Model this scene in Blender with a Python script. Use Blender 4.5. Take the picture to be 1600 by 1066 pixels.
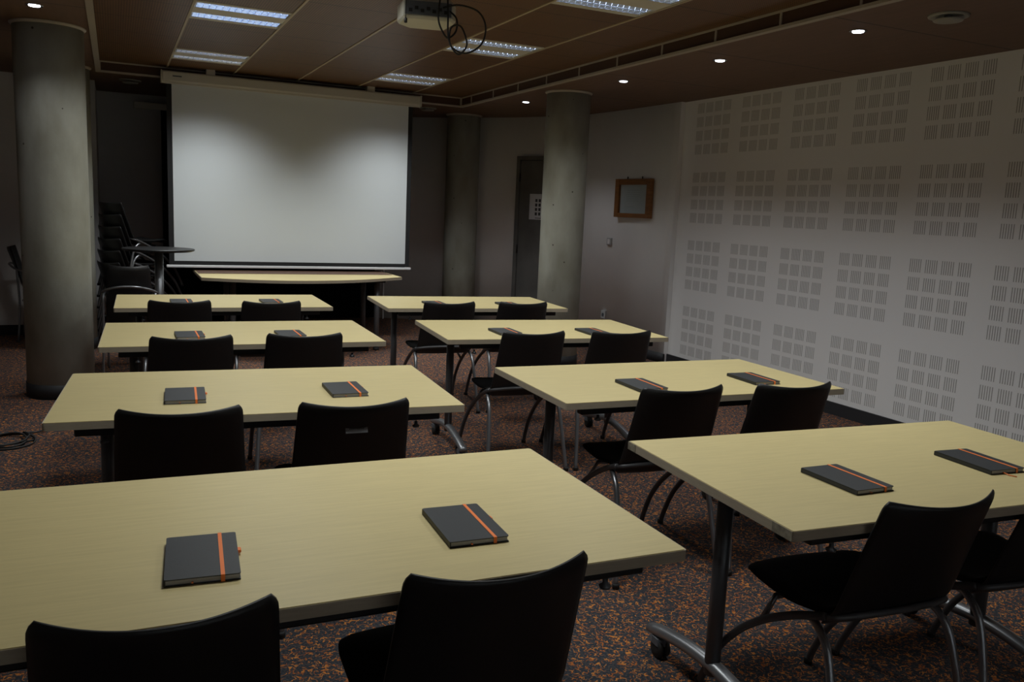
import bpy, math, random
from mathutils import Vector, Matrix
C = bpy.context.scene.collection
for o in list(bpy.data.objects): bpy.data.objects.remove(o)
R_ = math.radians
# ------------------------------------------------------------------ camera
YAW, PITCH, ROLL, CAMH, FPX = 0.441724, 0.153365, -0.0442816, 1.45562, 1319.08
fw = Vector((math.sin(YAW)*math.cos(PITCH), math.cos(YAW)*math.cos(PITCH), -math.sin(PITCH)))
rt0 = Vector((math.cos(YAW), -math.sin(YAW), 0)); up0 = rt0.cross(fw)
rt = rt0*math.cos(ROLL) - up0*math.sin(ROLL); up = up0*math.cos(ROLL) + rt0*math.sin(ROLL)
cam = bpy.data.cameras.new('camera'); camo = bpy.data.objects.new('camera', cam); C.objects.link(camo)
cam.sensor_width = 36; cam.lens = FPX/1600*36; cam.clip_start = .05; cam.clip_end = 60
M = Matrix((rt, up, -fw)).transposed().to_4x4(); M.translation = (0, 0, CAMH)
camo.matrix_world = M
bpy.context.scene.camera = camo
# ------------------------------------------------------------------ world, exposure
w = bpy.data.worlds.new('world'); bpy.context.scene.world = w; w.use_nodes = True
w.node_tree.nodes['Background'].inputs[0].default_value = (.5, .6, .8, 1)
w.node_tree.nodes['Background'].inputs[1].default_value = 0.02
vs = bpy.context.scene.view_settings
vs.view_transform = 'Standard'; vs.look = 'None'; vs.gamma = 1; vs.use_curve_mapping = False
vs.exposure = 0.0
FIX_W = 12.8          # watts of every louvred fixture
FIX_SPREAD = 138
FIX_COL = (.97, 1.0, .98)
SPOT_W = 19.0
FILL_W = 75.0
ZL, ZU, ZT = 2.56, 2.65, 0.74       # lower ceiling, raised ceiling, table top
XL, XR, YB = -0.115, 3.49, 8.93     # edges of the raised ceiling field
FIXTURES = [(0.78, 8.0), (0.78, 6.08), (0.78, 4.20), (2.60, 8.0), (2.60, 6.08), (2.60, 4.28), (0.78, 2.3), (2.60, 2.4)]  # last two fixtures added out of view to brighten the nearest tables
def area(name, loc, sx, sy, watts, col, spread, rot=(0, 0, 0)):
    l = bpy.data.lights.new(name, 'AREA'); l.shape = 'RECTANGLE'; l.size = sx; l.size_y = sy
    l.energy = watts; l.color = col; l.spread = R_(spread)
    o = bpy.data.objects.new(name, l); C.objects.link(o); o.location = loc; o.rotation_euler = rot
    return o
for x, y in FIXTURES:
    area('fixture_light', (x, y, ZU-.006), .54, .50, FIX_W, FIX_COL, 111 if y == 8.0 else FIX_SPREAD)
# fill light added at the unseen window behind the camera to brighten the walls
area('wall_fill_light', (1.2, -2.35, 1.5), 3.0, 1.3, FILL_W, (.85, .93, 1), 170, (R_(-90), 0, 0))
DOWN = [(-0.41, 6.11), (3.89, 3.77), (3.87, 4.98), (3.86, 6.22), (3.84, 8.04)]
for x, y in DOWN:
    l = bpy.data.lights.new('downlight_lamp', 'SPOT'); l.energy = SPOT_W*(2.2 if y > 8 else 1.0); l.spot_size = R_(118); l.spot_blend = 1.0
    l.color = (.93, .95, 1); l.shadow_soft_size = .03
    o = bpy.data.objects.new('downlight_lamp', l); C.objects.link(o); o.location = (x, y, ZL-.012)
# ------------------------------------------------------------------ materials
def mat(name, col, rough=.6, metal=0, spec=.5, noise=None, bump=None, emit=None, coat=0):
    m = bpy.data.materials.new(name); m.use_nodes = True; nt = m.node_tree; b = nt.nodes['Principled BSDF']
    b.inputs['Base Color'].default_value = (*col, 1); b.inputs['Roughness'].default_value = rough
    b.inputs['Metallic'].default_value = metal; b.inputs['Specular IOR Level'].default_value = spec
    b.inputs['Coat Weight'].default_value = coat
    if emit: b.inputs['Emission Color'].default_value = (*emit[0], 1); b.inputs['Emission Strength'].default_value = emit[1]
    tc = nt.nodes.new('ShaderNodeTexCoord')
    if noise:
        sc, amt, st = noise
        mp = nt.nodes.new('ShaderNodeMapping'); mp.inputs['Scale'].default_value = st
        n = nt.nodes.new('ShaderNodeTexNoise'); n.inputs['Scale'].default_value = sc; n.inputs['Detail'].default_value = 5
        nt.links.new(tc.outputs['Object'], mp.inputs[0]); nt.links.new(mp.outputs[0], n.inputs[0])
        r = nt.nodes.new('ShaderNodeValToRGB'); r.color_ramp.elements[0].position = .3; r.color_ramp.elements[1].position = .7
        r.color_ramp.elements[0].color = (*[c*(1-amt) for c in col], 1); r.color_ramp.elements[1].color = (*[min(1, c*(1+amt)) for c in col], 1)
        nt.links.new(n.outputs[0], r.inputs[0]); nt.links.new(r.outputs[0], b.inputs['Base Color'])
    if bump:
        sc, st_, d = bump
        n2 = nt.nodes.new('ShaderNodeTexNoise'); n2.inputs['Scale'].default_value = sc; n2.inputs['Detail'].default_value = 4
        bp = nt.nodes.new('ShaderNodeBump'); bp.inputs['Strength'].default_value = st_; bp.inputs['Distance'].default_value = d
        nt.links.new(tc.outputs['Object'], n2.inputs[0]); nt.links.new(n2.outputs[0], bp.inputs['Height']); nt.links.new(bp.outputs[0], b.inputs['Normal'])
    return m
def N(nt, t, **k):
    n = nt.nodes.new(t)
    for a, v in k.items(): setattr(n, a, v)
    return n
def mth(nt, op, a, b=None, c=None):
    n = nt.nodes.new('ShaderNodeMath'); n.operation = op
    for i, v in enumerate((a, b, c)):
        if v is None: continue
        if hasattr(v, 'links') or isinstance(v, bpy.types.NodeSocket): nt.links.new(v, n.inputs[i])
        else: n.inputs[i].default_value = v
    return n.outputs[0]
def mixc(nt, f, a, b):
    n = nt.nodes.new('ShaderNodeMix'); n.data_type = 'RGBA'
    if isinstance(f, (int, float)): n.inputs[0].default_value = f
    else: nt.links.new(f, n.inputs[0])
    for i, v in ((6, a), (7, b)):
        if isinstance(v, tuple): n.inputs[i].default_value = (*v, 1)
        else: nt.links.new(v, n.inputs[i])
    return n.outputs[2]
M_wall = mat('painted_wall', (.84, .835, .83), .7, noise=(2.0, .03, (1, 1, 1)), bump=(90, .08, .002))
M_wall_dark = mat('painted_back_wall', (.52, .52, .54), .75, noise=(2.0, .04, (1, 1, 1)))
M_table = mat('birch_laminate', (.57, .475, .237), .42, noise=(14, .05, (.6, 9, 1)), spec=.4)
M_edge = mat('beige_edge_band', (.41, .35, .26), .55, noise=(20, .06, (1, 1, 8)))
M_desk = M_table
M_blk = mat('black_plastic', (.012, .012, .013), .42, spec=.45, bump=(500, .15, .0005))
M_blkseat = mat('black_fabric', (.009, .009, .0095), .85, spec=.2, bump=(700, .2, .0005))
M_rail = mat('black_steel', (.012, .012, .013), .5, spec=.4)
M_post = mat('graphite_steel', (.115, .12, .13), .42, metal=.4, spec=.5)
M_foot = mat('silver_lacquer', (.30, .31, .33), .33, metal=.75)
M_chrome = mat('chrome', (.55, .56, .58), .18, metal=1)
M_tube = mat('satin_tube_steel', (.30, .31, .33), .34, metal=.85)
M_tubedark = mat('dark_grey_tube', (.085, .085, .09), .45, metal=.3)
M_rubber = mat('black_rubber', (.015, .015, .015), .7)
M_cover = mat('charcoal_leatherette', (.030, .033, .037), .5, spec=.4, bump=(260, .25, .0006))
M_page = mat('paper_block', (.42, .42, .44), .8)
M_orange = mat('orange_elastic', (.85, .20, .035), .55)
M_paper = mat('white_paper', (.62, .63, .64), .8)
M_ink = mat('dark_ink', (.05, .05, .05), .8)
M_frame = mat('brown_wood_frame', (.25, .105, .03), .45, noise=(8, .2, (1, 1, 8)))
M_screen = mat('matte_screen_fabric', (.655, .70, .735), .9, spec=.1)
M_border = mat('black_screen_border', (.01, .01, .012), .8)
M_case = mat('offwhite_metal', (.55, .53, .48), .45)
M_trim = mat('pale_ceiling_trim', (.42, .37, .31), .5)
M_rail_t = mat('ceiling_rail', (.50, .42, .29), .5)
M_bar = mat('white_aluminium_bar', (.72, .73, .75), .35)
M_fix = mat('fixture_white_plate', (.60, .56, .47), .5, emit=((.9, .85, .70), .012))  # faint emission stands in for lamp light on plate and housing
M_louver = mat('polished_louvre', (.75, .80, .88), .16, metal=1)
M_louver_lit = mat('lit_louvre_cell', (.7, .8, .95), .3, metal=.3, emit=((.42, .60, 1), .55))  # emission stands in for tube light reflected by the cells
M_louver_dim = mat('dim_louvre_cell', (.6, .65, .7), .3, metal=.8, emit=((.7, .8, 1), .10))  # weaker emission for the same reflected tube light
M_fixdark = mat('fixture_inside', (.05, .055, .07), .5)
M_lamp = mat('lamp_glow', (1, 1, 1), .5, emit=((.85, .90, 1), 9))
M_skirt = mat('dark_grey_skirting', (.022, .023, .026), .6)
M_proj = mat('cream_projector_plastic', (.60, .585, .50), .5)
M_projdark = mat('grey_projector_panel', (.09, .10, .115), .5)
M_cable = mat('black_cable', (.01, .01, .01), .6)
M_door = mat('grey_stained_door', (.13, .128, .12), .6, noise=(3, .28, (1, 1, 1)))
M_blind = mat('black_blackout_cloth', (.006, .006, .007), .95, spec=.1)
M_switch = mat('pale_switch_plastic', (.45, .45, .45), .5)
M_plate = mat('grey_name_plate', (.24, .24, .245), .4, metal=.2)
M_vent = mat('vent_enamel', (.34, .33, .29), .5)
M_glassy = mat('notice_sheet', (.40, .46, .48), .35)
def concrete():
    m = mat('raw_concrete', (.34, .35, .30), .75, bump=(35, .25, .004)); nt = m.node_tree; b = nt.nodes['Principled BSDF']
    tc = N(nt, 'ShaderNodeTexCoord'); mp = N(nt, 'ShaderNodeMapping'); mp.inputs['Scale'].default_value = (1, 1, .45)
    nt.links.new(tc.outputs['Object'], mp.inputs[0])
    n = N(nt, 'ShaderNodeTexNoise'); n.inputs['Scale'].default_value = 3.2; n.inputs['Detail'].default_value = 6; nt.links.new(mp.outputs[0], n.inputs[0])
    r = N(nt, 'ShaderNodeValToRGB'); r.color_ramp.elements[0].position = .35; r.color_ramp.elements[1].position = .68
    r.color_ramp.elements[0].color = (.25, .245, .195, 1); r.color_ramp.elements[1].color = (.42, .425, .37, 1); nt.links.new(n.outputs[0], r.inputs[0])
    v = N(nt, 'ShaderNodeTexVoronoi'); v.inputs['Scale'].default_value = 8; nt.links.new(tc.outputs['Object'], v.inputs['Vector'])
    pit = mth(nt, 'LESS_THAN', v.outputs['Distance'], .062)
    wn = N(nt, 'ShaderNodeSeparateColor'); nt.links.new(v.outputs['Color'], wn.inputs[0]); keep = mth(nt, 'GREATER_THAN', wn.outputs[0], .35)
    f = mth(nt, 'MULTIPLY', pit, keep)
    nt.links.new(mixc(nt, f, r.outputs[0], (.06, .055, .04)), b.inputs['Base Color']); return m
M_conc = concrete()
def carpet():
    m = mat('speckled_carpet', (.05, .05, .05), .95, spec=.1); nt = m.node_tree; b = nt.nodes['Principled BSDF']
    tc = N(nt, 'ShaderNodeTexCoord')
    n = N(nt, 'ShaderNodeTexNoise'); n.inputs['Scale'].default_value = 50; n.inputs['Detail'].default_value = 1.2; n.inputs['Distortion'].default_value = .6
    nt.links.new(tc.outputs['Object'], n.inputs['Vector'])
    a = mth(nt, 'ABSOLUTE', mth(nt, 'SUBTRACT', n.outputs[0], .5)); ring = mth(nt, 'LESS_THAN', a, .036)
    n2 = N(nt, 'ShaderNodeTexNoise'); n2.inputs['Scale'].default_value = 48; n2.inputs['Detail'].default_value = 2; nt.links.new(tc.outputs['Object'], n2.inputs['Vector'])
    brk = mth(nt, 'GREATER_THAN', n2.outputs[0], .47)
    n3 = N(nt, 'ShaderNodeTexNoise'); n3.inputs['Scale'].default_value = 120; nt.links.new(tc.outputs['Object'], n3.inputs['Vector'])
    base = mixc(nt, mth(nt, 'GREATER_THAN', n3.outputs[0], .53), (.032, .036, .044), (.068, .063, .064))
    n4 = N(nt, 'ShaderNodeTexNoise'); n4.inputs['Scale'].default_value = 30; nt.links.new(tc.outputs['Object'], n4.inputs['Vector'])
    org = mixc(nt, mth(nt, 'GREATER_THAN', n4.outputs[0], .5), (.36, .115, .032), (.52, .20, .05))
    nt.links.new(mixc(nt, mth(nt, 'MULTIPLY', ring, brk), base, org), b.inputs['Base Color'])
    bp = N(nt, 'ShaderNodeBump'); bp.inputs['Strength'].default_value = .4; bp.inputs['Distance'].default_value = .003
    nt.links.new(n3.outputs[0], bp.inputs['Height']); nt.links.new(bp.outputs[0], b.inputs['Normal']); return m
M_carpet = carpet()
def ceilwood(name, col, perf, pitch=.6, rough=.45):
    m = mat(name, col, rough, spec=.45); nt = m.node_tree; b = nt.nodes['Principled BSDF']
    tc = N(nt, 'ShaderNodeTexCoord'); mp = N(nt, 'ShaderNodeMapping'); mp.inputs['Scale'].default_value = (6, .8, 1)
    nt.links.new(tc.outputs['Object'], mp.inputs[0])
    n = N(nt, 'ShaderNodeTexNoise'); n.inputs['Scale'].default_value = 5; n.inputs['Detail'].default_value = 4; nt.links.new(mp.outputs[0], n.inputs[0])
    c = mixc(nt, n.outputs[0], tuple(v*.8 for v in col), tuple(v*1.2 for v in col))
    s = N(nt, 'ShaderNodeSeparateXYZ'); nt.links.new(tc.outputs['Object'], s.inputs[0])
    fy = mth(nt, 'FRACT', mth(nt, 'DIVIDE', mth(nt, 'ADD', s.outputs[1], 100*pitch - .0), pitch))
    joint = mth(nt, 'LESS_THAN', fy, .012/pitch)
    c = mixc(nt, joint, c, tuple(v*.25 for v in col))
    if perf:
        px = mth(nt, 'FRACT', mth(nt, 'MULTIPLY', mth(nt, 'ADD', s.outputs[0], 50), 62.5)); py = mth(nt, 'FRACT', mth(nt, 'MULTIPLY', mth(nt, 'ADD', s.outputs[1], 50), 62.5))
        dx = mth(nt, 'SUBTRACT', px, .5); dy = mth(nt, 'SUBTRACT', py, .5)
        d = mth(nt, 'ADD', mth(nt, 'MULTIPLY', dx, dx), mth(nt, 'MULTIPLY', dy, dy))
        c = mixc(nt, mth(nt, 'LESS_THAN', d, .08), c, tuple(v*.15 for v in col))
    nt.links.new(c, b.inputs['Base Color']); return m
M_ceil = ceilwood('brown_perforated_veneer', (.19, .10, .048), True)
M_ceil_low = ceilwood('brown_ceiling_board', (.17, .10, .065), False, 1.2, .6)
M_fascia = mat('brown_fascia_board', (.07, .03, .014), .6)
def slotwall():
    m = mat('slotted_acoustic_board', (.84, .835, .83), .7); nt = m.node_tree; b = nt.nodes['Principled BSDF']
    tc = N(nt, 'ShaderNodeTexCoord'); s = N(nt, 'ShaderNodeSeparateXYZ'); nt.links.new(tc.outputs['Object'], s.inputs[0])
    def rep(v, off, pitch, width, inv):   # 1 inside the cell
        t = mth(nt, 'MULTIPLY', mth(nt, 'FRACT', mth(nt, 'DIVIDE', mth(nt, 'ADD', v, 50*pitch - off), pitch)), pitch)
        return t, mth(nt, 'LESS_THAN', t, width)
    ty, a = rep(s.outputs[1], 3.71, .637, .48, 0)
    tz, c = rep(s.outputs[2], .135, .640, .475, 0)
    def sub(v, pitch, width):
        t = mth(nt, 'MULTIPLY', mth(nt, 'FRACT', mth(nt, 'DIVIDE', v, pitch)), pitch); return t, mth(nt, 'LESS_THAN', t, width)
    ty2, a2 = sub(ty, .1265, .092); tz2, c2 = sub(tz, .1265, .092)
    _, a3 = sub(ty2, .0168, .0068)
    f = a
    for q in (c, a2, c2, a3): f = mth(nt, 'MULTIPLY', f, q)
    f = mth(nt, 'MULTIPLY', f, mth(nt, 'LESS_THAN', s.outputs[1], 6.83))
    f = mth(nt, 'MULTIPLY', f, mth(nt, 'GREATER_THAN', s.outputs[2], .1))
    nt.links.new(mixc(nt, f, (.84, .835, .83), (.40, .39, .375)), b.inputs['Base Color'])
    bp = N(nt, 'ShaderNodeBump'); bp.inputs['Strength'].default_value = .6; bp.inputs['Distance'].default_value = .004; bp.invert = True
    nt.links.new(f, bp.inputs['Height']); nt.links.new(bp.outputs[0], b.inputs['Normal']); return m
M_slot = slotwall()
# ------------------------------------------------------------------ mesh helpers
class MB:
    def __init__(s): s.v = []; s.f = []; s.sm = []
    def add(s, vs, fs, smooth=False, mx=None):
        k = len(s.v); s.v += [tuple(mx @ Vector(v)) if mx else tuple(v) for v in vs]
        s.f += [tuple(k+i for i in f) for f in fs]; s.sm += [smooth]*len(fs); return s
    def box(s, x0, x1, y0, y1, z0, z1, mx=None, b=0):
        if b <= 0:
            vs = [(x0,y0,z0),(x1,y0,z0),(x1,y1,z0),(x0,y1,z0),(x0,y0,z1),(x1,y0,z1),(x1,y1,z1),(x0,y1,z1)]
            return s.add(vs, [(0,3,2,1),(4,5,6,7),(0,1,5,4),(1,2,6,5),(2,3,7,6),(3,0,4,7)], False, mx)
        P = lambda e: [(x0+e,y0+b),(x0+b,y0+e),(x1-b,y0+e),(x1-e,y0+b),(x1-e,y1-b),(x1-b,y1-e),(x0+b,y1-e),(x0+e,y1-b)]
        return s.prism_rings([(P(b*.6), z0), (P(0), z0+b), (P(0), z1-b), (P(b*.6), z1)], mx)
    def prism_rings(s, rings, mx=None, smooth=False):
        n = len(rings[0][0]); vs = []; fs = []
        for pts, z in rings: vs += [(p[0], p[1], z) for p in pts]
        for r in range(len(rings)-1):
            for i in range(n): j = (i+1) % n; fs.append((r*n+i, r*n+j, (r+1)*n+j, (r+1)*n+i))
        fs.append(tuple(range(n-1, -1, -1))); fs.append(tuple((len(rings)-1)*n+i for i in range(n)))
        return s.add(vs, fs, smooth, mx)
    def lathe(s, prof, c=(0,0,0), n=24, axis='z', mx=None, smooth=True):
        vs = []; fs = []
        for r, z in prof:
            for i in range(n):
                a = 2*math.pi*i/n; x, y = r*math.cos(a), r*math.sin(a)
                p = (x, y, z) if axis == 'z' else ((z, x, y) if axis == 'x' else (y, z, x))
                vs.append((p[0]+c[0], p[1]+c[1], p[2]+c[2]))
        for k in range(len(prof)-1):
            for i in range(n): j = (i+1) % n; fs.append((k*n+i, k*n+j, (k+1)*n+j, (k+1)*n+i))
        fs.append(tuple(range(n-1, -1, -1))); fs.append(tuple((len(prof)-1)*n+i for i in range(n)))
        s.add(vs, fs, smooth, mx)
        s.sm[-1] = False; s.sm[-2] = False; return s
    def tube(s, pts, r, n=12, closed=False, r2=None, mx=None):
        pts = [Vector(p) for p in pts]; m = len(pts); vs = []; fs = []; nrm = None
        for k, p in enumerate(pts):
            if closed: t = (pts[(k+1) % m]-pts[k-1]).normalized()
            else: t = (pts[min(k+1, m-1)]-pts[max(k-1, 0)]).normalized()
            if nrm is None:
                a = Vector((0,0,1)) if abs(t.z) < .9 else Vector((1,0,0)); nrm = (a-t*a.dot(t)).normalized()
            else: nrm = (nrm-t*nrm.dot(t)).normalized()
            bn = t.cross(nrm); rr = r[k] if isinstance(r, (list, tuple)) else r; rb = rr if r2 is None else r2
            for i in range(n):
                a = 2*math.pi*i/n; vs.append(p+nrm*(rr*math.cos(a))+bn*(rb*math.sin(a)))
        for k in range(m if closed else m-1):
            q = (k+1) % m
            for i in range(n): j = (i+1) % n; fs.append((k*n+i, k*n+j, q*n+j, q*n+i))
        if not closed: fs.append(tuple(range(n-1, -1, -1))); fs.append(tuple((m-1)*n+i for i in range(n)))
        return s.add(vs, fs, True, mx)
    def grid(s, fn, nu, nv, th, dirf):
        """two-sided shell: fn(u,v)->point, thickness th along dirf(u,v)"""
        vs = []; fs = []
        for side in (0, 1):
            for j in range(nv+1):
                for i in range(nu+1):
                    u, v = i/nu, j/nv; p = Vector(fn(u, v)); e = min(u, 1-u, v, 1-v)
                    t = th*(.35+.65*min(1, e/.06)); vs.append(p+Vector(dirf(u, v))*(t/2 if side else -t/2))
        W = nu+1; K = W*(nv+1)
        for j in range(nv):
            for i in range(nu):
                a = j*W+i; fs.append((a, a+1, a+W+1, a+W)); fs.append((K+a, K+a+W, K+a+W+1, K+a+1))
        bd = [i for i in range(W)]+[j*W+nu for j in range(1, nv+1)]+[nv*W+i for i in range(nu-1, -1, -1)]+[j*W for j in range(nv-1, 0, -1)]
        for i in range(len(bd)): a, b = bd[i], bd[(i+1) % len(bd)]; fs.append((b, a, K+a, K+b))
        return s.add(vs, fs, True)
    def build(s, name, m, parent=None, loc=None, rz=0):
        me = bpy.data.meshes.new(name); me.from_pydata(s.v, [], s.f); me.update()
        me.polygons.foreach_set('use_smooth', s.sm)
        for q in (m if isinstance(m, (list, tuple)) else [m]): me.materials.append(q)
        o = bpy.data.objects.new(name, me); C.objects.link(o)
        if loc: o.location = loc
        o.rotation_euler.z = rz
        if parent: o.parent = parent
        return o
def bez(pts, n=10):
    """Catmull-Rom through points"""
    P = [Vector(p) for p in pts]; P = [P[0]*2-P[1]]+P+[P[-1]*2-P[-2]]; out = []
    for k in range(1, len(P)-2):
        for i in range(n):
            t = i/n; a, b, c, d = P[k-1:k+3]
            out.append(.5*((2*b)+(c-a)*t+(2*a-5*b+4*c-d)*t*t+(3*b-a-3*c+d)*t**3))
    out.append(P[-2]); return out
def tag(o, label=None, cat=None, group=None, kind=None):
    if label: o['label'] = label
    if cat: o['category'] = cat
    if group: o['group'] = group
    if kind: o['kind'] = kind
    return o
def empty(name, loc=(0,0,0), rz=0):
    o = bpy.data.objects.new(name, None); o.empty_display_size = .1; C.objects.link(o); o.location = loc; o.rotation_euler.z = rz; return o
def struct(mb, name, m, **k): return tag(mb.build(name, m, **k), kind='structure')
def copy_tree(o, parent=None):
    c = o.copy(); C.objects.link(c)
    if parent: c.parent = parent
    for ch in list(o.children): copy_tree(ch, c)
    return c
# ------------------------------------------------------------------ room shell
struct(MB().box(-3.2, 5.25, -2.6, 11.2, -.1, 0), 'floor', M_carpet)
ZW = 2.80
# straight slotted wall on the right (own object: slots follow object coordinates)
struct(MB().box(5.02, 5.2, -2.6, 6.93, 0, ZW), 'wall_right', M_slot)
cpath = bez([(4.97, 6.93), (4.94, 7.61), (4.885, 8.30), (4.80, 8.69), (4.45, 9.36), (4.18, 9.70), (3.80, 10.12), (3.45, 10.42), (3.0, 10.62), (2.6, 10.66)], 6)
def wallstrip(pts, z0, z1, th):
    m = MB(); n = len(pts); q = []
    for i, p in enumerate(pts):
        a = pts[max(i-1, 0)]; b = pts[min(i+1, n-1)]; t = Vector((b[0]-a[0], b[1]-a[1], 0)).normalized(); nn = Vector((t.y, -t.x, 0))
        q.append((Vector((p[0], p[1], 0)), Vector((p[0], p[1], 0))+nn*th))
    vs = []
    for a, b in q: vs += [(a.x, a.y, z0), (b.x, b.y, z0), (b.x, b.y, z1), (a.x, a.y, z1)]
    fs = []
    for i in range(n-1):
        k = 4*i; l = k+4
        for e in range(4): g = (e+1) % 4; fs.append((k+e, k+g, l+g, l+e))
    fs += [(3, 2, 1, 0), (4*n-4, 4*n-3, 4*n-2, 4*n-1)]
    m.add(vs, fs, False); m.sm = [True]*len(m.f); m.sm[-1] = m.sm[-2] = False; return m
struct(wallstrip(cpath, 0, ZW, .16), 'wall_curved', M_wall)
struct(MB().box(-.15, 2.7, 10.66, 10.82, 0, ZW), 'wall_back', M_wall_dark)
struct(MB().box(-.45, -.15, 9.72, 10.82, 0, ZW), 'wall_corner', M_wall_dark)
struct(MB().box(-3.2, -.45, 9.72, 9.88, 0, ZW), 'wall_left_back', M_wall)
struct(MB().box(-3.2, -3.05, -2.6, 9.72, 0, ZW), 'wall_left', M_wall)
mb = MB().box(-3.05, 5.02, -2.6, -2.45, 0, .85).box(-3.05, 5.02, -2.6, -2.45, 2.15, ZW).box(-3.05, -.3, -2.6, -2.45, .85, 2.15).box(2.7, 5.02, -2.6, -2.45, .85, 2.15)
struct(mb, 'wall_front', M_wall)
struct(MB().box(-3.05, -.45, 9.705, 9.72, 0, .10).box(-.135+.0, 2.7, 10.645, 10.66, 0, .10), 'baseboard_back', M_skirt)
struct(MB().box(5.005, 5.02, -2.4, 6.93, 0, .095), 'baseboard_right', M_skirt)
struct(wallstrip([(p[0]-.012, p[1]-.006) for p in cpath[:18]], 0, .095, .02), 'baseboard_curved', M_skirt)
# lower ceiling ring and raised field
mb = MB()
for a in ((-3.2, XL, -2.6, 11.2), (XR, 5.2, -2.6, 11.2), (XL, XR, YB, 11.2)): mb.box(a[0], a[1], a[2], a[3], ZL, ZW+.1)
struct(mb, 'ceiling', M_ceil_low)
gx = [XL, .48, 1.08, 1.69, 2.30, 2.91, XR]
mb = MB()
for i in range(6):
    holes = sorted([y for x, y in FIXTURES if gx[i] < x < gx[i+1]]); y = -2.6
    for h in holes: mb.box(gx[i], gx[i+1], y, h-.29, ZU, ZU+.03); y = h+.29
    mb.box(gx[i], gx[i+1], y, YB, ZU, ZU+.03)
struct(mb, 'ceiling_raised', M_ceil)
for k, x in enumerate(gx[1:-1]): struct(MB().box(x-.008, x+.008, -2.6, YB, ZU-.006, ZU), 'trim_%d' % (k+1), M_rail_t)
# fascia: dark board, pale angle below, thin bead above, ribs
mb = MB().box(XR-.012, XR-.001, -2.6, YB-.001, ZL-.0, ZU).box(XL+.001, XL+.012, -2.6, YB-.001, ZL, ZU).box(XL, XR, YB-.012, YB-.001, ZL, ZU)
struct(mb, 'trim_6', M_fascia)
t = .03
mb = MB().box(XR-t, XR+.012, -2.6, YB+.012, ZL-.012, ZL+.004).box(XL-.012, XL+t, -2.6, YB+.012, ZL-.012, ZL+.004).box(XL+t, XR-t, YB-t, YB+.012, ZL-.012, ZL+.004)
struct(mb, 'trim_7', M_trim)
mb = MB().box(XR-.022, XR-.012, -2.6, YB-.02, ZU-.012, ZU).box(XL+.012, XL+.022, -2.6, YB-.02, ZU-.012, ZU).box(XL+.02, XR-.02, YB-.022, YB-.012, ZU-.012, ZU)
y = 3.95-.585*9
while y < YB-.1: mb.box(XR-.018, XR-.012, y-.008, y+.008, ZL, ZU); mb.box(XL+.012, XL+.018, y-.008, y+.008, ZL, ZU); y += .585
for xx in (XL+.02, XR-.02): mb.box(xx-.012, xx+.012, YB-.024, YB-.012, ZL, ZU)
struct(mb, 'trim_8', M_trim)
# unseen window added behind the camera as a source for the fill light
fr = tag(empty('added_window_1', (1.2, -2.52, .85)), kind='structure')
mb = MB(); 
for a in ((-1.5, 1.5, 0, .05), (-1.5, 1.5, 1.25, 1.3), (-1.5, -1.45, 0, 1.3), (1.45, 1.5, 0, 1.3), (-.025, .025, 0, 1.3)): mb.box(a[0], a[1], -.03, .03, a[2], a[3])
mb.build('window_frame', M_case, fr)
# door in the curved wall, seen between two columns
def along(p0, p1, off=0):
    a, b = Vector((*p0, 0)), Vector((*p1, 0)); d = (b-a); th = math.atan2(d.y, d.x); return a, d.length, th
a, L, th = along((4.42, 9.36), (4.80, 8.62))
dr = tag(empty('door_1', (a.x, a.y, 0), th), kind='structure')   # local x along the wall, +y towards the wall, -y into the room
# direction of local y
mb = MB().box(0, .05, -.05, .10, 0, 2.10).box(.83, .88, -.05, .10, 0, 2.10).box(.05, .83, -.05, .10, 2.055, 2.10); mb.build('door_frame', M_door, dr)
MB().box(.055, .825, -.035, .01, .01, 2.05, b=.003).build('door_leaf', M_door, dr)
mb = MB()
for z in (.25, 1.0, 1.85): mb.lathe([(.009, z-.05), (.009, z+.05)], (.052, -.045, 0), 10)
mb.build('hinge', M_rail, dr)
MB().lathe([(.02, -.065), (.02, -.05)], (.76, 0, 1.02), 14, 'y').tube([(.76, -.05, 1.02), (.76, -.085, 1.02), (.75, -.095, 1.02), (.66, -.095, 1.02)], .009).build('door_handle', M_chrome, dr)
nd = tag(empty('door_notice', (0, 0, 0)), 'white paper notice with small dark squares taped to the grey door', 'notice')
nd.location = dr.matrix_world @ Vector((0, 0, 0)) if False else Vector((a.x, a.y, 0)); nd.rotation_euler.z = th
MB().box(.21, .42, -.040, -.0375, 1.36, 1.66).build('paper', M_paper, nd)
mb = MB()
for i in range(4):
    for j in range(2): mb.box(.295+j*.05, .325+j*.05, -.042, -.040, 1.41+i*.052, 1.445+i*.052)
mb.box(.30, .40, -.042, -.040, 1.375, 1.382)
mb.build('printed_squares', M_ink, nd)
# ------------------------------------------------------------------ columns
def column(x, y, r, label, base=True):
    o = empty('concrete_column', (x, y, 0)); tag(o, label, 'column', 'round concrete columns')
    MB().lathe([(r, 0), (r, .9), (r, 1.8), (r, ZL-.02)], n=64).build('shaft', M_conc, o)
    MB().lathe([(r+.006, 0), (r+.006, .10), (r+.001, .102)], n=64).build('base_band', M_skirt, o)
    MB().lathe([(r+.003, ZL-.02), (r+.016, ZL-.008), (r+.016, ZL)], n=64).build('top_ring', M_trim, o)
column(-.38, 6.80, .218, 'thick round concrete column on the left, nearest to the camera')
column(-.375, 8.82, .20, 'round concrete column mostly hidden behind the large left column')
column(3.86, 7.16, .205, 'pale round concrete column in front of the grey door, right of the screen')
column(3.83, 9.72, .20, 'dim round concrete column between the screen and the door')
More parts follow.
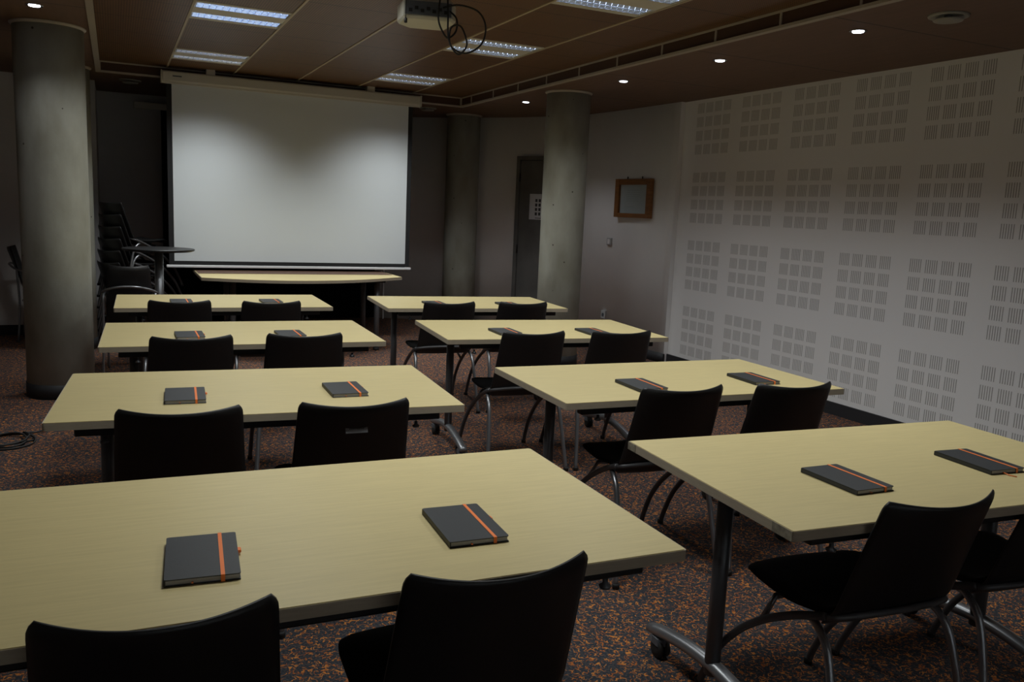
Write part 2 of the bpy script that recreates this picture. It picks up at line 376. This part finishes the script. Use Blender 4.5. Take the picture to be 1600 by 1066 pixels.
# ------------------------------------------------------------------ projection screen
s = empty('projection_screen', (0, 8.80, 0)); tag(s, 'large white roll-down projection screen with black borders hanging from the ceiling', 'projection screen')
MB().box(.512, 2.835, -.002, .002, .832, 2.52).build('screen_fabric', M_screen, s)
MB().box(.465, .512, -.0025, .0025, .80, 2.5).box(2.835, 2.882, -.0025, .0025, .80, 2.5).box(.512, 2.835, -.0025, .0025, .795, .832).build('black_border', M_border, s)
MB().box(.44, 2.90, -.018, .012, .768, .793, b=.004).build('bottom_bar', M_bar, s)
MB().box(.425, 2.955, -.055, .06, 2.505, 2.60, b=.012).box(.425, 2.955, -.03, .0, 2.488, 2.506).build('case', M_case, s)
for x in (.418, 2.95): MB().box(x, x+.012, -.06, .065, 2.495, 2.605, b=.003).build('end_cap', M_case, s)
for x in (.86, 2.42): MB().box(x-.04, x+.04, -.03, .05, 2.60, ZU).build('ceiling_bracket', M_case, s)
MB().box(.52, .60, -.057, -.0545, 2.55, 2.562).build('case_mark', M_projdark, s)
# blackout blind behind the screen with its pale head box
b = empty('blackout_blind', (0, 10.60, 0)); tag(b, 'black blackout cloth covering the back wall behind the projection screen', 'blind')
mb = MB(); n = 40
for i in range(n):
    x0 = .50+i*(3.02-.5)/n; mb.box(x0, x0+(3.02-.5)/n, .0+.012*(i % 2), .02+.012*(i % 2), .005, 2.40)
mb.build('cloth', M_blind, b)
MB().box(.22, 3.05, -.04, .04, 2.40, 2.47, b=.006).build('head_box', M_case, b)
# wall board right of the blackout cloth (two pale vertical joints)
struct(MB().box(3.10, 3.115, 10.50, 10.52, 0, 2.5), 'trim_9', M_wall)
# ------------------------------------------------------------------ ceiling fixtures
def fixture(i, x, y):
    o = empty('ceiling_light', (x, y, ZU)); hw, hd = .295, .288
    mb = MB().box(-hw, hw, -hd, hd, .075, .085)
    for a in ((-hw, -hw+.006, -hd, hd), (hw-.006, hw, -hd, hd), (-hw, hw, -hd, -hd+.006), (-hw, hw, hd-.006, hd)): mb.box(a[0], a[1], a[2], a[3], -.004, .08)
    mb.build('housing', M_fix, o)
    MB().box(-hw+.006, hw-.006, -.085, .085, -.002, .012).box(-hw+.006, hw-.006, -hd+.006, -.235, -.002, .012).box(-hw+.006, hw-.006, .235, hd-.006, -.002, .012).build('cover_plate', M_fix, o)
    for sgn in (-1, 1):
        yc = sgn*.16; lm = MB(); nb = 14
        st = .56/nb
        for k in range(nb+1):
            xx = -.28+k*st; lm.box(xx-.0012, xx+.0012, yc-.072, yc+.072, .0, .042)
        # v-shaped middle reflector and side reflectors
        for y0, y1 in ((yc-.075, yc-.072), (yc+.072, yc+.075), (yc-.002, yc+.002)): lm.box(-.285, .285, y0, y1, 0, .045)
        g = lm.build('louvre', M_louver, o)
        for yy in (yc-.07, yc+.003):
            cm = MB()
            for k in range(nb):
                xx = -.28+k*st
                cm.add([(xx+.003, yy+.067, .002), (xx+st-.003, yy+.067, .002), (xx+st-.007, yy+.030, .044), (xx+.007, yy+.030, .044)], [(0, 1, 2, 3)])
            cm.build('reflector', M_louver_lit if i == 1 else M_louver_dim, g)
        MB().lathe([(.011, -.27), (.013, -.26), (.013, .26), (.011, .27)], (0, yc, .058), 12, 'x').build('tube', M_lamp, o)
    return o
FL = ['louvred ceiling light nearest the left end of the screen', 'louvred ceiling light with bright bluish cells, second on the left before the screen',
      'louvred ceiling light on the left above the front rows, out of the picture', 'louvred ceiling light above the right end of the screen',
      'louvred ceiling light right of the projector with cables hanging across it', 'louvred ceiling light cut by the top edge of the photo',
      'added louvred ceiling light out of view on the left, nearly above the camera', 'added louvred ceiling light out of view on the right, nearly above the camera']
for i, (x, y) in enumerate(FIXTURES):
    tag(fixture(i, x, y), FL[i], 'ceiling light', 'square louvred ceiling lights')
DLn = ['small round ceiling spotlight above the thick left column', 'largest of the row of small spotlights on the right, nearest the round air vent', 'small ceiling spotlight over the slotted wall, second nearest of the right row',
       'small ceiling spotlight just right of the pale column top', 'farthest small ceiling spotlight, left of the pale column top']
for (x, y), lb in zip(DOWN, DLn):
    o = empty('ceiling_spotlight', (x, y, ZL)); tag(o, lb, 'spotlight', 'small round ceiling spotlights')
    MB().lathe([(.033, -.002), (.048, -.006), (.050, 0)], n=28).build('trim_ring', M_chrome, o)
    MB().lathe([(.031, -.0085), (.033, -.004)], n=24).build('lamp', M_lamp, o)
for (x, y), lb in zip([(3.965, 3.24), (.17, 9.42), (3.24, 9.36)], ['round ceiling air vent near the top right corner, above the slotted wall', 'dim round ceiling air vent left of the screen, near the back wall', 'dim round ceiling air vent behind the right end of the screen']):
    o = empty('air_vent', (x, y, ZL)); tag(o, lb, 'air vent', 'round air vents in the lower ceiling')
    MB().lathe([(.070, -.003), (.088, -.012), (.098, -.010), (.102, 0)], n=36).build('outer_ring', M_vent, o)
    MB().lathe([(.05, -.034), (.070, -.030), (.074, -.024), (.02, -.014), (.02, 0)], n=36).build('valve_disc', M_vent, o)
# ------------------------------------------------------------------ projector and its cables
p = empty('projector', (1.50, 4.40, 2.40), R_(-13)); tag(p, 'cream ceiling projector with grey rear panel hanging upside down near the top edge', 'projector')
hexa = [(-.125, -.115), (.125, -.115), (.150, -.05), (.115, .145), (-.075, .145), (-.145, .06)]
def sc(f): return [(a*f, b_*f) for a, b_ in hexa]
MB().prism_rings([(sc(.93), 0), (sc(1.0), .012), (sc(1.0), .085), (sc(.9), .105)]).build('body', M_proj, p)
mb = MB().box(-.118, .118, -.122, -.113, .018, .085)
rp = mb.build('rear_panel', M_projdark, p)
mb = MB()
for k in range(7): mb.box(-.10+k*.03, -.082+k*.03, -.128, -.121, .03+.012*(k % 2), .046+.012*(k % 2))
mb.build('port', M_rail, rp)
MB().lathe([(.03, .14), (.034, .16), (.03, .165)], (.03, 0, .055), 20, 'y').build('lens', M_projdark, p)
MB().lathe([(.022, .10), (.022, .25)], (0, 0, 0), 16).box(-.07, .07, -.05, .05, .10, .112).lathe([(.06, .237), (.06, .25)], n=20).tube([(-.07, -.04, .106), (-.16, -.06, .16), (-.17, -.06, .245)], .006, 8).build('ceiling_mount', M_rail, p)
MB().tube([(-.115, -.13, .10), (-.115, -.131, -.005)], .0022, 6).lathe([(.004, -.03), (.008, -.028), (.008, -.008), (.004, -.004)], (-.115, -.131, 0), 10).build('pull_cord', M_cable, p)
def W4(lst): return [(x, 4.2+dy, z) for x, z, dy in lst]
def cab(pts, lb):
    o = MB().tube(bez(W4(pts), 8), .0048, 8).build('hanging_cable', M_cable); tag(o, lb, 'cable', 'black cables hanging beside the projector'); return o
cab([(1.546, 2.648, .03), (1.548, 2.44, .0), (1.552, 2.30, -.01), (1.60, 2.228, -.02), (1.652, 2.28, -.01), (1.628, 2.36, .0), (1.592, 2.372, 0), (1.566, 2.345, .01), (1.578, 2.27, .02), (1.66, 2.245, .02), (1.745, 2.30, .02), (1.765, 2.39, .02), (1.72, 2.458, .02), (1.62, 2.478, .03), (1.545, 2.462, .065)], 'longest black cable, coiled in two loops across the ceiling light')
cab([(1.53, 2.648, .05), (1.512, 2.50, .02), (1.498, 2.39, .0), (1.522, 2.325, -.01), (1.556, 2.305, 0), (1.598, 2.345, .01), (1.606, 2.41, .03), (1.575, 2.455, .066)], 'shorter black cable looping tightly against the rear of the projector')
# ------------------------------------------------------------------ wall things
f = empty('notice_frame', (4.915, 7.575, 1.635), R_(4)); tag(f, 'brown wooden framed notice hanging on the white wall right of the pale column', 'picture frame')
mb = MB()
for a in ((-.305, -.235, -.2, .2), (.235, .305, -.2, .2)): mb.box(-.045, .0, a[0], a[1], a[2], a[3], b=.004)
for a in ((-.235, .235, -.2, -.155), (-.235, .235, .14, .2)): mb.box(-.042, .0, a[0], a[1], a[2], a[3], b=.004)
mb.build('frame', M_frame, f)
MB().box(-.018, -.012, -.235, .235, -.155, .14).build('sheet', M_glassy, f)
mb = MB()
for k in range(6): mb.box(-.0195, -.018, -.10, .12, .08-.022*k, .084-.022*k)
mb.box(-.0195, -.018, -.02, .16, -.09, -.086)
mb.build('faint_text_lines', mat('faint_grey_print', (.30, .35, .37), .5), f)
for yy in (-.12, .13): MB().lathe([(.006, .198), (.006, .225)], (-.012, yy, 0), 8).build('hanging_hook', M_rail, f)
f.location.x = 4.93
o = empty('light_switch', (4.905, 7.99, 1.165), R_(5)); tag(o, 'small pale light switch on the wall below and left of the framed notice', 'light switch')
MB().box(-.010, .012, -.04, .04, -.04, .04, b=.003).build('plate', M_switch, o); MB().box(-.015, -.009, -.02, .02, -.028, .028, b=.002).build('rocker', M_wall, o)
o = empty('wall_socket', (4.905, 8.015, .355), R_(5)); tag(o, 'small white power socket low on the wall behind the second right table', 'socket')
MB().box(-.014, .012, -.04, .04, -.045, .045, b=.004).build('plate', M_switch, o); MB().lathe([(.02, -.017), (.022, -.013)], (0, 0, 0), 16, 'x').build('outlet', M_projdark, o)
# ------------------------------------------------------------------ tables
def rr(x0, x1, y0, y1, r, n=3):
    pts = []
    for cx, cy, a0 in ((x1-r, y0+r, -90), (x1-r, y1-r, 0), (x0+r, y1-r, 90), (x0+r, y0+r, 180)):
        for i in range(n+1): a = R_(a0+90*i/n); pts.append((cx+r*math.cos(a), cy+r*math.sin(a)))
    return pts
TW, TD = 1.378, .80
def make_caster():
    pass
def make_table(D=TD, W=TW):
    t = empty('training_table')
    e = .003
    MB().prism_rings([(rr(-W/2+e, W/2-e, -D/2+e, D/2-e, .006), ZT-.003), (rr(-W/2+e, W/2-e, -D/2+e, D/2-e, .006), ZT)]).build('tabletop', M_table, t)
    MB().prism_rings([(rr(-W/2, W/2, -D/2, D/2, .008), ZT-.026), (rr(-W/2, W/2, -D/2, D/2, .008), ZT-.0012), (rr(-W/2+e, W/2-e, -D/2+e, D/2-e, .007), ZT-.0002-.002)]).build('edge_band', M_edge, t)
    for sx in (-1, 1):
        x = sx*(W/2-.145)
        lg = MB().tube([(x, .06, .10), (x, .06, ZT-.075)], .0225, 20, r2=.026).build('leg', M_post, t)
        MB().box(x-.035, x+.035, -.20, .28, ZT-.05, ZT-.027, b=.004).box(x-.03, x+.03, .0, .12, ZT-.085, ZT-.05, b=.006).build('tilt_bracket', M_rail, t)
        pts = [(x, .06+d, .128-.055*(abs(d)/.35)**1.7) for d in [i*.35/9 for i in range(-9, 10)]]
        ft = MB().tube(pts, [.016]+[.021]*17+[.016], 14, r2=.024).build('foot', M_foot, t)
        for sy in (-1, 1):
            y = .06+sy*.30; mb = MB()
            for q in (-.013, .013):
                mb.lathe([(.012, q-.0085), (.030, q-.0075), (.0325, q-.003), (.0325, q+.003), (.030, q+.0075), (.012, q+.0085)], (x+.0, y+sy*-.012, .0325), 20, 'x')
            mb.tube([(x, y, .045), (x, y, .078)], .008, 8)
            cs = mb.build('caster', M_rubber, ft)
            MB().prism_rings([(rr(x-.024, x+.024, y-.035, y+.02, .012), .045), (rr(x-.022, x+.022, y-.03, y+.018, .012), .068), (rr(x-.012, x+.012, y-.015, y+.012, .006), .074)]).build('caster_housing', M_projdark, ft)
    MB().box(-W/2+.16, W/2-.16, .035, .085, ZT-.10, ZT-.050, b=.006).build('cross_beam', M_rail, t)
    for y in (-D/2+.055, D/2-.075): MB().box(-W/2+.085, W/2-.085, y-.02, y+.02, ZT-(.058 if y < 0 else .046), ZT-.0265, b=.004).build('support_rail', M_rail, t)
    for x in (-W/2+.17, W/2-.17): MB().lathe([(.012, ZT-.088), (.014, ZT-.082), (.006, ZT-.077), (.006, ZT-.066)], (x, -D/2+.055, 0), 12).build('stop_knob', M_post, t)
    return t
TAB = {'L4': (.420, 1.840, -.0208, .818), 'L3': (.4925, 3.2624, -.069, .812), 'L2': (.6141, 4.7211, -.0329, .832), 'L1': (.6766, 6.2021, -.0255, .803),
       'R4': (2.1379, 1.7718, -.0696, .799), 'R3': (2.238, 3.0857, -.0378, .745), 'R2': (2.3601, 4.6145, -.0949, .793), 'R1': (2.439, 6.0254, -.0837, .792)}
ROW = {'4': 'row nearest the camera', '3': 'second row from the camera', '2': 'third row from the camera', '1': 'farthest row, nearest the screen'}
proto = None; 
tables = {}
for k, (x, y, th_, D) in TAB.items():
    t = make_table(D, 1.41 if k == 'L4' else TW) if k in ('L4', 'L2', 'R3') else (copy_tree(proto) if proto else None)
    if t is None: t = proto = make_table()
    t.location = (x, y, 0); t.rotation_euler.z = th_; tables[k] = t
    tag(t, 'pale wood training table, %s side, %s' % ('left' if k[0] == 'L' else 'right', ROW[k[1]]), 'table', 'pale wood training tables in two columns')
# worn corner patches on the nearest right table
for (x, y0, y1) in ((-TW/2-.0012, TD/2-.05, TD/2-.002), (-TW/2-.0012, -TD/2+.002, -TD/2+.075)):
    MB().box(x, x+.002, y0, y1, ZT-.0255, ZT-.001).build('worn_edge_patch', mat('chipped_chipboard', (.25, .22, .16), .8, noise=(60, .35, (1, 1, 1))), tables['R4'])
# ------------------------------------------------------------------ chairs
def lerp(a, b, t): return a+(b-a)*t
def smooth(t): return t*t*(3-2*t)
def seat_fn(u, v):   # v: 0 back .. 1 front
    s = 2*u-1
    y = lerp(-.185, .192, v) ; hw = lerp(.190, .215, smooth(min(1, v*2.2)))
    if v > .72: q = (v-.72)/.28; hw *= math.sqrt(max(0, 1-(q**2.4)*.42))
    if v > .5: y += .048*(1-s*s)*((v-.5)/.5)**1.5
    z = .455-.014*math.sin(math.pi*min(1, v*1.15))+.012*s*s
    if v > .78: z -= .028*((v-.78)/.22)**2
    if v < .2: z += .030*((.2-v)/.2)**2
    return (s*hw, y, z)
def back_fn(u, v):   # v: 0 bottom .. 1 top
    s = 2*u-1
    hw = lerp(.203, .185, v)
    if v < .10: hw -= .03*((.10-v)/.10)**2
    y = lerp(-.182, -.345, v)
    if v < .22: y += .045*((.22-v)/.22)**2
    y += (.035*v+.015)*s*s
    z = lerp(.418, .800, v)+ .012*v*abs(s)**2.2
    if v > .93: hw -= .012*((v-.93)/.07)**2.5
    return (s*hw, y, z)
LEGX = .205
def make_chair():
    c = empty('conference_chair')
    MB().grid(seat_fn, 26, 22, .022, lambda u, v: (0, 0, 1)).build('seat', M_blkseat, c)
    MB().grid(back_fn, 30, 40, .013, lambda u, v: (0, 1, .25)).build('backrest', M_blk, c)
    for sx in (-1, 1):
        X = sx*LEGX
        pts = bez([(X*1.06, .315, .012), (X*1.05, .292, .07), (X*1.04, .235, .175), (X*1.03, .150, .272), (X*1.02, .055, .348), (X*1.01, -.045, .408), (X, -.125, .446), (X*.97, -.165, .461)], 6)
        lf = MB().tube(pts, .0115, 12).build('leg', M_tubedark, c)
        MB().lathe([(.014, 0), (.0145, .018), (.0125, .022)], (X*1.06, .317, 0), 12).build('rubber_cap', M_rubber, lf)
        pts = bez([(X*1.16, -.285, .012), (X*1.11, -.256, .14), (X*1.05, -.218, .30), (X*1.02, -.185, .385), (X*.98, -.135, .425), (X*.86, -.08, .420)], 6)
        lr = MB().tube(pts, .0110, 12).build('leg', M_tube, c)
        MB().lathe([(.014, 0), (.0145, .018), (.0125, .022)], (X*1.16, -.286, 0), 12).build('rubber_cap', M_rubber, lr)
    X = LEGX
    MB().tube(bez([(-X*.97, -.165, .461), (-X*.88, -.190, .468), (-X*.5, -.214, .477), (0, -.222, .480), (X*.5, -.214, .477), (X*.88, -.190, .468), (X*.97, -.165, .461)], 5), .0095, 12).build('back_tube', M_tubedark, c)
    for yy, zz in ((-.08, .418), (.07, .405)): MB().tube([(-X*(.86 if yy < 0 else .99), yy, zz if yy < 0 else .342), (-X*.8, yy, zz), (X*.8, yy, zz), (X*(.86 if yy < 0 else .99), yy, zz if yy < 0 else .342)], .0095, 10).build('stretcher', M_tube, c)
    MB().box(-.08, .08, -.09, .08, .414, .424, b=.003).build('seat_plate', M_rail, c)
    return c
cp = make_chair()
K = 1.012
CH = {  # midpoint of the back top (x,y at z=.785) and turn
 'L4a': (.045*K, 1.355*K, -.075), 'L4b': (.625*K, 1.335*K, -.03), 'L3a': (.165*K, 2.705*K, -.08), 'L3b': (.70*K, 2.67*K, -.05), 'L2a': (.31*K, 4.13*K, .02), 'L2b': (.83*K, 4.135*K, -.06),
 'L1a': (.35*K, 5.575*K, -.06), 'L1b': (.895*K, 5.51*K, -.02), 'R4a': (1.80*K, 1.345*K, -.05), 'R4b': (2.35*K, 1.33*K, -.07), 'R3a': (1.965*K, 2.61*K, -.07), 'R3b': (2.475*K, 2.555*K, -.09),
 'R2a': (2.035*K, 4.04*K, -.07), 'R2b': (2.56*K, 3.99*K, -.10), 'R1a': (2.075*K, 5.425*K, -.08), 'R1b': (2.615*K, 5.38*K, -.08)}
first = True
NOUN = {'a': 'left', 'b': 'right'}
for k, (x, y, a_) in CH.items():
    c = cp if first else copy_tree(cp)
    first = False
    # origin so that the local point (0,-.272) sits at the measured place
    ox = x-(.30*math.sin(a_)); oy = y-(.022 if k[0] == 'R' else .015)+.30*math.cos(a_)
    c.location = (ox, oy, 0); c.rotation_euler.z = a_
    extra =  ' with name plate' if k == 'L3b' else ''
    tag(c, 'black chair%s, %s one at %s-hand table, %s' % (extra, NOUN[k[2]], 'left' if k[0] == 'L' else 'right', ROW[k[1]]), 'chair', 'black conference chairs at the training tables')
    if k == 'L3b':
        mb = MB().box(-.037, .037, -.004, .0, -.015, .015, b=.001)
        pl = mb.build('name_plate', M_plate, c); pl.location = (.0, -.3155, .718); pl.rotation_euler = (R_(-24.5), 0, 0)
        tag(pl, 'small grey name plate')
        mb = MB(); random.seed(4); xx = -.024
        for q in range(9): wd = .0035+.002*random.random(); mb.box(xx, xx+wd, -.0046, -.004, -.002, .0015+.003*(q in (4, 8))); xx += wd+.0012
        mb.build('worn_lettering', M_ink, pl)
# armchairs with steel hoop: one by the high table, a stack behind, one behind the left column
def make_arm():
    c = empty('hoop_armchair')
    MB().grid(seat_fn, 18, 14, .022, lambda u, v: (0, 0, 1)).build('seat', M_blkseat, c)
    MB().grid(lambda u, v: (lambda p_: (p_[0]*(.88-.06*v), p_[1], p_[2]+.10*v))(back_fn(u, v)), 18, 14, .013, lambda u, v: (0, 1, .25)).build('backrest', M_blk, c)
    H = [(-.195, .21, .38), (-.20, .19, .50), (-.20, .10, .59), (-.198, -.10, .655), (-.185, -.25, .70), (-.10, -.315, .735), (0, -.33, .745), (.10, -.315, .735), (.185, -.25, .70), (.198, -.10, .655), (.20, .10, .59), (.20, .19, .50), (.195, .21, .38)]
    MB().tube(bez(H, 5), .010, 10).build('arm_hoop', M_tube, c)
    for sx in (-1, 1):
        MB().tube(bez([(sx*.195, .21, .39), (sx*.196, .23, .18), (sx*.198, .25, .005)], 5), .010, 10).build('leg', M_tube, c)
        MB().tube(bez([(sx*.186, -.25, .69), (sx*.193, -.235, .35), (sx*.20, -.26, .005)], 5), .010, 10).build('leg', M_tube, c)
    for q in (.19, -.205): MB().tube([(-.195, q, .405), (.195, q, .405)], .010, 8).build('seat_support', M_tube, c)
    return c
ap = make_arm(); ap.location = (.105, 7.45, 0); ap.rotation_euler.z = R_(-4)
tag(ap, 'black armchair with a shiny steel hoop around its back, behind the far left table', 'armchair', 'black armchairs with steel hoops')
for k in range(6):
    c = copy_tree(cp); c.location = (.18+.006*k, 9.02+.004*k, .002+.112*k); c.rotation_euler.z = R_(-58)
    tag(c, ('black chair %s of the dark stack left of the screen' % ['at the bottom', 'second from the bottom', 'third from the bottom', 'third from the top', 'second from the top', 'at the very top'][k]), 'chair', 'stacked black chairs left of the screen')
c = copy_tree(ap); c.location = (-.60, 9.40, 0); c.rotation_euler.z = R_(-92)
tag(c, 'black armchair mostly hidden behind the thick left column, against the wall', 'armchair', 'black armchairs with steel hoops')
# ------------------------------------------------------------------ high round table
t = empty('high_table', (.335, 7.90, 0)); tag(t, 'high round black bar table on a chrome pole, left of the screen', 'high table')
MB().lathe([(.27, .978), (.288, .984), (.293, .994), (.288, 1.0)], n=56).build('tabletop', M_blk, t)
MB().lathe([(.036, .03), (.036, .98)], n=24).build('pole', M_foot, t)
MB().lathe([(.18, 0), (.18, .008), (.16, .018), (.05, .035), (.04, .05)], n=40).build('base', M_chrome, t)
MB().lathe([(.045, .966), (.06, .97), (.06, .978)], n=24).build('top_plate', M_rail, t)
# ------------------------------------------------------------------ presenter desk
t = empty('presenter_desk', (0, 0, 0)); tag(t, 'long presenter desk with a bowed front edge standing under the screen', 'desk')
front = bez([(.69, 8.02, 0), (1.12, 7.82, 0), (1.56, 7.755, 0), (2.08, 7.88, 0), (2.62, 8.21, 0)], 6)
outl = [(q.x, q.y) for q in front]+[(2.60, 8.98), (.69, 8.98)]
def inset(pts, e):
    cx = sum(a_[0] for a_ in pts)/len(pts); cy = sum(a_[1] for a_ in pts)/len(pts); return [(a_+(-e if a_ > cx else e), b_+(-e if b_ > cy else e)) for a_, b_ in pts]
MB().prism_rings([(inset(outl, .003), .737), (inset(outl, .003), .740)]).build('desktop', M_table, t)
MB().prism_rings([(outl, .712), (outl, .7375)]).build('edge_band', M_edge, t)
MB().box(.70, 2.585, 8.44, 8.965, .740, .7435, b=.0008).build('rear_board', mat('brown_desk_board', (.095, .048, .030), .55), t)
for x in (.98, 2.36):
    for y in (8.20, 8.72):
        lg = MB().tube([(x, y, 0.03), (x, y, .69)], .027, 16).build('leg', M_post, t)
        MB().lathe([(.03, 0), (.03, .03)], (x, y, 0), 14).build('foot_cap', M_rubber, lg)
MB().box(.90, 2.44, 8.18, 8.22, .685, .712).box(.90, 2.44, 8.70, 8.74, .685, .712).box(.955, 1.005, 8.2, 8.72, .66, .69).box(2.335, 2.385, 8.2, 8.72, .66, .69).build('under_frame', M_rail, t)
# ------------------------------------------------------------------ notebooks
NW, NH = .136, .212
def make_nb():
    n = empty('notebook'); z = 0
    MB().box(-NW/2, NW/2, -NH/2, NH/2, 0, .002, b=.0006).prism_rings([(rr(-NW/2, NW/2, -NH/2, NH/2, .005), .0115), (rr(-NW/2, NW/2, -NH/2, NH/2, .005), .0135)]).box(-NW/2, -NW/2+.003, -NH/2, NH/2, .0005, .0125).build('cover', M_cover, n)
    MB().box(-NW/2+.003, NW/2-.003, -NH/2+.003, NH/2-.003, .002, .0115).build('page_block', M_page, n)
    MB().box(.032, .0395, -NH/2-.001, NH/2+.001, .0135, .0143).box(.032, .0395, -NH/2-.001, -NH/2+.0, -.0, .0140).box(.032, .0395, NH/2, NH/2+.001, 0, .0140).build('elastic_band', M_orange, n)
    MB().box(NW/2-.004, NW/2+.007, .012, .030, .004, .010, b=.002).build('pen_loop', M_orange, n)
    MB().box(-.020, -.0165, -NH/2-.005, -NH/2+.01, .0045, .0052).build('ribbon', M_orange, n)
    return n
def tl(x, y, a_): 
    lx, ly = NW/2, -NH/2; return (x+lx*math.cos(a_)-ly*math.sin(a_), y+lx*math.sin(a_)+ly*math.cos(a_))
NB = {'L4a': (.140, 1.690, -.075, 1), 'L4b': (.700, 1.692, -.05, 1), 'L3a': (.213, 3.177, -.06, 1), 'L3b': (.786, 3.148, -.03, 1), 'R4a': (1.855, 1.674, -.02, 1), 'R4b': (2.419, 1.681, -.09, 1),
      'L2a': (.266, 4.700, -.0), 'L2b': (.770, 4.668, 0), 'L1a': (.326, 6.21, 0), 'L1b': (.915, 6.185, 0), 'R3a': (1.945, 3.053, -.04), 'R3b': (2.555, 3.057, -.06), 'R2a': (2.009, 4.592, -.05), 'R2b': (2.56, 4.516, -.05), 'R1a': (2.075, 6.01, -.05), 'R1b': (2.638, 5.92, -.05)}
nbp = make_nb(); first = True
for k, v in NB.items():
    n = nbp if first else copy_tree(nbp)
    first = False
    x, y = (v[0], v[1]) if len(v) == 4 else tl(v[0], v[1], v[2])
    n.location = (x, y, ZT+.0005); n.rotation_euler.z = v[2]
    tag(n, 'charcoal notebook, %s one on the %s-hand table, %s' % (NOUN[k[2]], 'left' if k[0] == 'L' else 'right', ROW[k[1]]), 'notebook', 'charcoal notebooks with orange elastic bands')
    if k == 'R4b': MB().tube([(-.02, -NH/2, .005), (-.016, -NH/2-.02, .002), (-.006, -NH/2-.036, .0015)], .0016, 6).build('loose_ribbon', M_orange, n)
# ------------------------------------------------------------------ cable on the floor
pts = []
for i in range(90):
    a_ = i/90*2*math.pi*3.2; r = .14-.012*(i/30); pts.append((-.60+r*1.0*math.cos(a_)+.02*math.sin(i*.3), 5.50+r*1.25*math.sin(a_), .006+.008*(i//28)))
pts = [(-.95, 4.95, .006), (-.80, 5.12, .006), (-.72, 5.25, .006), (-.74, 5.38, .006)][::1]+[]+bez(pts, 2)+[Vector((-.47, 5.62, .02)), Vector((-.40, 5.72, .008))]
tag(MB().tube(pts, .0055, 7).build('coiled_cable', M_cable), 'black cable lying in a loose coil on the carpet left of the tables', 'cable')
